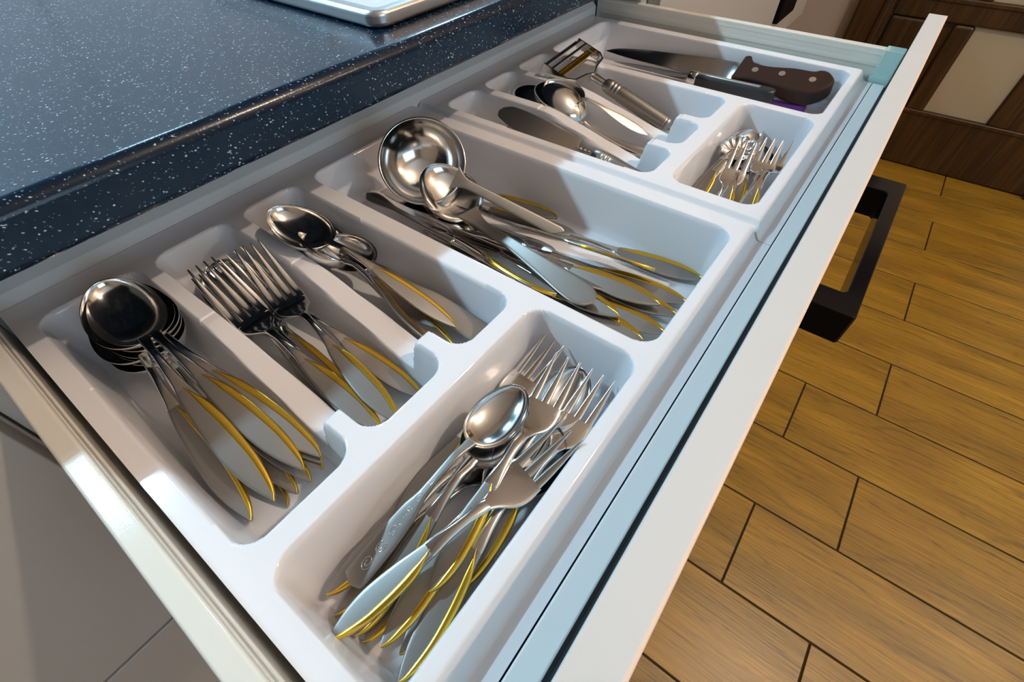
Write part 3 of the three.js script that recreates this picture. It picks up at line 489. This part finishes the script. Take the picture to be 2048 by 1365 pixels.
put('soup_spoon', 'dinner_spoon', 'soup spoon just under the handle nearest the divider in the leftmost slot', 'spoon', 'soup spoons piled in the leftmost slot', [0.0109, 0.7907, -0.2992], [0.0228, 0.7594, -0.1374], 0);
put('soup_spoon', 'dinner_spoon', 'upper soup spoon with its handle nearest the divider in the leftmost slot', 'spoon', 'soup spoons piled in the leftmost slot', [0.0112, 0.7934, -0.2991], [0.0241, 0.7637, -0.1373], 0);
put('soup_spoon', 'dinner_spoon', 'soup spoon with a cool-lit handle end right of the topmost, leftmost slot', 'spoon', 'soup spoons piled in the leftmost slot', [0.0126, 0.7961, -0.2987], [0.015, 0.7645, -0.1378], 0);
put('soup_spoon', 'dinner_spoon', 'topmost soup spoon of the pile lying bowl up in the leftmost slot', 'spoon', 'soup spoons piled in the leftmost slot', [0.0131, 0.7988, -0.2983], [-0.0022, 0.7628, -0.1379], 0);
put('soup_spoon', 'dinner_spoon', 'higher of two steel soup spoons under the forks in the second slot', 'spoon', 'soup spoons under the forks', [0.073, 0.7615, -0.3189], [0.0579, 0.7425, -0.1498], 0);
put('soup_spoon', 'dinner_spoon', 'lower of two steel soup spoons under the forks in the second slot', 'spoon', 'soup spoons under the forks', [0.0687, 0.7655, -0.3087], [0.0506, 0.7478, -0.1563], 0);
put('dinner_fork', 'dinner_fork', 'dinner fork of the left bundle with tines lowest against the left divider, second slot', 'fork', 'dinner forks bundled in the second slot', [0.0582, 0.7755, -0.2925], [0.0536, 0.7535, -0.1458], 0);
put('dinner_fork', 'dinner_fork', 'dinner fork in the middle of the second slot with tines between the two bundles', 'fork', 'dinner forks bundled in the second slot', [0.0657, 0.7795, -0.2831], [0.0509, 0.7555, -0.1346], 0);
put('dinner_fork', 'dinner_fork', 'uppermost dinner fork of the left bundle in the second slot', 'fork', 'dinner forks bundled in the second slot', [0.0575, 0.7895, -0.2807], [0.053, 0.7565, -0.1288], 0);
put('dinner_fork', 'dinner_fork', 'dinner fork under the topmost, with its handle nearest the right divider, second slot', 'fork', 'dinner forks bundled in the second slot', [0.0747, 0.7875, -0.2775], [0.0838, 0.7474, -0.1314], 0);
put('dinner_fork', 'dinner_fork', 'topmost dinner fork of the right bundle, highest tine tips in the second slot', 'fork', 'dinner forks bundled in the second slot', [0.0846, 0.7893, -0.2738], [0.0612, 0.7584, -0.1244], 0);
put('soup_spoon', 'dinner_spoon', 'soup spoon with a dark bowl half hidden behind the topmost spoon, third slot', 'spoon', 'spoons lying in the third slot', [0.1273, 0.7685, -0.3113], [0.1394, 0.7439, -0.142], 0);
put('soup_spoon', 'dinner_spoon', 'soup spoon with its gold edged handle curving behind the tab of the third slot', 'spoon', 'spoons lying in the third slot', [0.1301, 0.7595, -0.3155], [0.1194, 0.7524, -0.1377], -12);
put('plain_spoon', 'plain_spoon', 'plain steel spoon with a broad flat handle and open bowl in the third slot', 'spoon', 'spoons lying in the third slot', [0.1293, 0.7735, -0.2596], [0.1392, 0.7504, -0.1281], 8);
put('teaspoon', 'teaspoon', 'teaspoon tilted on its side against the left divider of the third slot', 'spoon', 'spoons lying in the third slot', [0.1172, 0.7835, -0.265], [0.1116, 0.7575, -0.1524], -50);
put('soup_spoon', 'dinner_spoon', 'topmost soup spoon of the third slot, with a wide shining bowl', 'spoon', 'spoons lying in the third slot', [0.1134, 0.7965, -0.285], [0.13, 0.7573, -0.1448], 0);
put('dinner_knife', 'dinner_knife', 'reversed dinner knife with its gold edged handle end beside the ladle bowl, right wall', 'knife', 'dinner knives heaped in the wide slot', [0.2513, 0.7467, -0.3665], [0.27, 0.7502, -0.1624], 0);
put('dinner_knife', 'dinner_knife', 'dinner knife along the right wall of the wide slot, handle end in the corner', 'knife', 'dinner knives heaped in the wide slot', [0.257, 0.742, -0.2464], [0.2756, 0.7445, -0.0423], 0);
put('dinner_knife', 'dinner_knife', 'dinner knife with its handle end second from the right corner of the wide slot', 'knife', 'dinner knives heaped in the wide slot', [0.2303, 0.7422, -0.246], [0.2458, 0.7455, -0.0417], 0);
put('dinner_knife', 'dinner_knife', 'dinner knife with its handle end third from the right corner of the wide slot', 'knife', 'dinner knives heaped in the wide slot', [0.2196, 0.7435, -0.2465], [0.2283, 0.7482, -0.0417], 0);
put('dinner_knife', 'dinner_knife', 'dinner knife with its handle end in the front left corner of the wide slot', 'knife', 'dinner knives heaped in the wide slot', [0.202, 0.7433, -0.2459], [0.2076, 0.7502, -0.041], 0);
put('dinner_knife', 'dinner_knife', 'dinner knife showing only a gold edge at the left divider beside the ladle handle', 'knife', 'dinner knives heaped in the wide slot', [0.1888, 0.7476, -0.2549], [0.1952, 0.7496, -0.0501], 0);
put('dinner_knife', 'dinner_knife', 'dinner knife poking out under the rounded tip of the ladle handle, wide slot', 'knife', 'dinner knives heaped in the wide slot', [0.2155, 0.7456, -0.2743], [0.2007, 0.7531, -0.07], 0);
put('dinner_knife', 'dinner_knife', 'topmost dinner knife of the heap, right of the ladle handle in the wide slot', 'knife', 'dinner knives heaped in the wide slot', [0.2161, 0.7535, -0.2587], [0.2253, 0.7535, -0.0539], 0);
put('dinner_knife', 'dinner_knife_down', 'dinner knife standing on its edge with a thick gold side in the wide slot', 'knife', 'dinner knives heaped in the wide slot', [0.2273, 0.7535, -0.2745], [0.2548, 0.7535, -0.0714], -40);
put('dinner_knife', 'dinner_knife_down', 'dinner knife ending short of the others at the left divider of the wide slot', 'knife', 'dinner knives heaped in the wide slot', [0.2081, 0.7533, -0.3125], [0.1864, 0.7614, -0.1087], -25);
put('dinner_knife', 'dinner_knife', 'dinner knife with its dark blade tip showing left of the ladle bowl', 'knife', 'dinner knives heaped in the wide slot', [0.2042, 0.7615, -0.2888], [0.2192, 0.7524, -0.0846], -20);
put('butter_spreader', 'spreader', 'slim steel spreader with a rounded flat tip at the back left of the wide slot', 'spreader', undefined, [0.1917, 0.7635, -0.2933], [0.1935, 0.7527, -0.1437], 0);
put('soup_ladle', 'ladle', 'steel soup ladle with a deep round bowl tipped to the left on the knives', 'ladle', undefined, [0.216, 0.7986, -0.2892], [0.265, 0.7415, -0.1517], 38);
put('serving_spoon', 'basting_spoon', 'serving spoon with a flat steel handle, its bowl lying in the soup ladle', 'spoon', undefined, [0.2279, 0.7845, -0.2547], [0.1962, 0.7595, -0.0866], 0);
put('teaspoon', 'teaspoon', 'teaspoon with a brushed handle right of the fan of handles, near front compartment', 'spoon', 'teaspoons in the near front compartment', [0.1138, 0.7538, -0.0557], [-0.0098, 0.7435, -0.0534], 0);
put('teaspoon', 'teaspoon', 'teaspoon with its bowl under the middle cake fork, near front compartment', 'spoon', 'teaspoons in the near front compartment', [0.1461, 0.7617, -0.0654], [0.0228, 0.7545, -0.0557], 0);
put('cake_fork', 'cake_fork', 'three-tined cake fork at the right end with tines toward the drawer front, near tray', 'fork', 'cake forks in the near front compartment', [0.1446, 0.7675, -0.0509], [0.0193, 0.7543, -0.0485], 0);
put('cake_fork', 'cake_fork', 'three-tined cake fork in shadow at the back corner of the near front compartment', 'fork', 'cake forks in the near front compartment', [0.1525, 0.7635, -0.0873], [0.0282, 0.7448, -0.0957], 0);
put('cake_fork', 'cake_fork', 'cake fork with its handle end nearest the back left corner, near front compartment', 'fork', 'cake forks in the near front compartment', [0.1122, 0.7562, -0.0797], [-0.0132, 0.7515, -0.0915], 0);
put('cake_fork', 'cake_fork', 'cake fork with its handle end second nearest the back left corner, near front compartment', 'fork', 'cake forks in the near front compartment', [0.109, 0.7479, -0.0754], [-0.0166, 0.7432, -0.0858], 0);
put('cake_fork', 'cake_fork', 'cake fork whose handle runs just below the topmost fork handle, near front compartment', 'fork', 'cake forks in the near front compartment', [0.1094, 0.7582, -0.0649], [-0.0158, 0.7444, -0.0683], 0);
put('teaspoon', 'teaspoon', 'teaspoon with its handle end in the middle of the fan of handles, near tray', 'spoon', 'teaspoons in the near front compartment', [0.1119, 0.7595, -0.0629], [-0.0119, 0.7585, -0.0576], 0);
put('teaspoon', 'teaspoon', 'teaspoon with its handle nearest the front wall of the near front compartment', 'spoon', 'teaspoons in the near front compartment', [0.1075, 0.7614, -0.0569], [-0.0157, 0.7556, -0.0447], 0);
put('cake_fork', 'cake_fork', 'middle cake fork with bright upright tines in the near front compartment', 'fork', 'cake forks in the near front compartment', [0.1374, 0.7763, -0.0694], [0.0129, 0.7639, -0.0544], 0);
put('teaspoon', 'teaspoon', 'teaspoon nested just under the engraved spoon in the near front compartment', 'spoon', 'teaspoons in the near front compartment', [0.106, 0.7715, -0.0781], [-0.0157, 0.7486, -0.0712], 0);
put('engraved_teaspoon', 'ornate_spoon', 'teaspoon with an engraved steel handle lying face up in the near front compartment', 'spoon', undefined, [0.1067, 0.7785, -0.0768], [-0.0046, 0.7552, -0.0857], 0);
put('cake_fork', 'cake_fork', 'topmost cake fork lying across the handles in the near front compartment', 'fork', 'cake forks in the near front compartment', [0.0988, 0.7815, -0.0438], [-0.0218, 0.7619, -0.0743], 0);
put('pizza_wheel', 'pizza_wheel', 'round steel pizza wheel standing behind the cake server in the far tray', 'pizza cutter', undefined, [0.3475, 0.7679, -0.2667], [0.3647, 0.7466, -0.1397], 8);
put('cake_server', 'server', 'flat steel cake server with a thick tube handle in the far tray', 'server', undefined, [0.3424, 0.7813, -0.2733], [0.3453, 0.7544, -0.1176], 0);
put('serving_spoon', 'serving_spoon_down', 'plain serving spoon with its handle under the others in the far tray middle slot', 'spoon', 'serving spoons in the middle slot of the far tray', [0.4411, 0.7653, -0.3031], [0.4452, 0.7522, -0.1437], 180);
put('serving_spoon', 'serving_spoon_down', 'plain serving spoon lying face down at the back left of the middle slot', 'spoon', 'serving spoons in the middle slot of the far tray', [0.3975, 0.7729, -0.3003], [0.4086, 0.7457, -0.143], 180);
put('serving_spoon', 'serving_spoon_down', 'plain serving spoon with the brightest rounded bowl in the far tray middle slot', 'spoon', 'serving spoons in the middle slot of the far tray', [0.3964, 0.7835, -0.273], [0.4079, 0.7444, -0.1182], 180);
put('serving_spoon', 'serving_spoon', 'serving spoon with a dark bowl tipped up against the divider below the peeler', 'spoon', 'serving spoons in the middle slot of the far tray', [0.3922, 0.7915, -0.2597], [0.4159, 0.7604, -0.1585], 25);
put('vegetable_peeler', 'peeler', 'steel julienne peeler with a golden toothed blade and a grooved tube handle', 'peeler', undefined, [0.4635, 0.7915, -0.2899], [0.4685, 0.7482, -0.1568], 5);
put('chef_knife', 'chef_knife', 'large chef knife with a dark wooden handle and three rivets', 'knife', undefined, [0.599, 0.7555, -0.3058], [0.5947, 0.7681, -0.0432], 24);
put('paring_knife', 'purple_knife', 'small knife with a purple handle beside the black handled knife', 'knife', undefined, [0.5769, 0.7475, -0.1404], [0.593, 0.7475, -0.0583], 0);
put('kitchen_knife', 'black_knife', 'kitchen knife with a black handle and steel collar below the chef knife', 'knife', undefined, [0.5835, 0.7515, -0.2849], [0.5612, 0.7628, -0.0882], 0);
put('clear_handled_utensil', 'clear_utensil', 'clear plastic handle lying under the end of the chef knife handle', 'utensil', undefined, [0.5716, 0.7511, -0.1719], [0.6055, 0.7529, -0.0431], 0);
put('teaspoon', 'teaspoon', 'teaspoon standing among the cake forks of the far front compartment', 'spoon', 'teaspoons in the far front compartment', [0.4779, 0.7519, -0.0686], [0.355, 0.7432, -0.0554], 0);
put('teaspoon', 'teaspoon', 'teaspoon showing only its gold edged handle at the left of the far front compartment', 'spoon', 'teaspoons in the far front compartment', [0.4867, 0.7609, -0.0778], [0.3642, 0.746, -0.0904], 0);
put('shell_spoon', 'shell_spoon', 'small spoon with a fluted shell shaped bowl in the far front compartment', 'spoon', undefined, [0.449, 0.7685, -0.0789], [0.3399, 0.7434, -0.0843], 0);
put('cake_fork', 'cake_fork', 'leftmost cake fork in the far front compartment, overlapping the shell spoon', 'fork', 'cake forks in the far front compartment', [0.4217, 0.7775, -0.0725], [0.3052, 0.7309, -0.0609], 0);
put('cake_fork', 'cake_fork', 'second cake fork from the left in the far front compartment', 'fork', 'cake forks in the far front compartment', [0.4532, 0.7655, -0.0745], [0.3292, 0.7524, -0.0567], 0);
put('cake_fork', 'cake_fork', 'second cake fork from the right in the far front compartment', 'fork', 'cake forks in the far front compartment', [0.4554, 0.7695, -0.0574], [0.3324, 0.7464, -0.0436], 0);
put('cake_fork', 'cake_fork', 'rightmost cake fork with three separate tines in the far front compartment', 'fork', 'cake forks in the far front compartment', [0.4643, 0.7675, -0.0505], [0.3396, 0.7509, -0.044], 0);
// ------------------------------------------------------------------ lamps
{
  const warmGlow = std({ color: 0x111111, emissive: WARM, emissiveIntensity: 6 }), coolGlow = std({ color: 0x111111, emissive: COOL, emissiveIntensity: 6 });
  for (const [k, label] of [['spot', 'unseen warm pendant lamp, out of view, lighting the drawer from the front'], ['spotB', 'unseen warm pendant lamp near the door wall, brightening the far floor']]) {
    const [x, y, z, I] = LIGHTS[k];  // warm lamps out of view: one lights the drawer, one the far floor
    const t = thing('unseen_pendant_lamp', label, 'lamp', [x, 2.6, z]), h = 2.6 - y;
    mesh('rose', new THREE.LatheGeometry([[0.001, 0], [0.05, 0], [0.05, -0.012], [0.04, -0.022], [0.006, -0.026]].map(p => new THREE.Vector2(...p)), 32), brushedSteel, t);
    mesh('cord', new THREE.CylinderGeometry(0.003, 0.003, h - 0.08, 8).translate(0, -(h - 0.08) / 2 - 0.02, 0), rubber, t);
    mesh('socket', new THREE.LatheGeometry([[0.004, -h + 0.075], [0.016, -h + 0.07], [0.019, -h + 0.028], [0.012, -h + 0.022]].map(p => new THREE.Vector2(...p)), 24), brushedSteel, t);
    mesh('bulb', new THREE.SphereGeometry(0.026, 24, 16).translate(0, -h, 0), warmGlow, t);
    const l = new THREE.PointLight(WARM, I); l.position.set(x, y, z); l.castShadow = true; l.shadow.radius = 1.2; scene.add(l);
  }
  for (const [k, label] of [['lampA', 'unseen cool under-cabinet lamp above the worktop, lighting the drawer from behind'], ['lampC', 'unseen cool under-cabinet lamp left of the hob, lighting the worktop edge'], ['lampB', 'unseen cool under-cabinet lamp above the hob, lighting the far worktop edge']]) {
    const [x, y, z, I] = LIGHTS[k], w = k === 'lampA' ? 0.1 : 0.14, h = 0.034;  // unseen lamps, placed to throw cool light over worktop and drawer
    const t = thing('unseen_under_cabinet_lamp', label, 'lamp', [x, 1.42, z]);
    mesh('housing', bx(-w / 2 - 0.006, -0.012, -h / 2 - 0.006, w / 2 + 0.006, 0, h / 2 + 0.006, 0.002), brushedSteel, t);
    mesh('diffuser', bx(-w / 2, -0.0135, -h / 2, w / 2, -0.0115, h / 2, 0.0005), coolGlow, t);
    const l = new THREE.RectAreaLight(COOL, I, w, h); l.position.set(x, y, z); l.lookAt(x, 0, z); scene.add(l);
  }
}
scene.add(camera);
renderer.render(scene, camera);
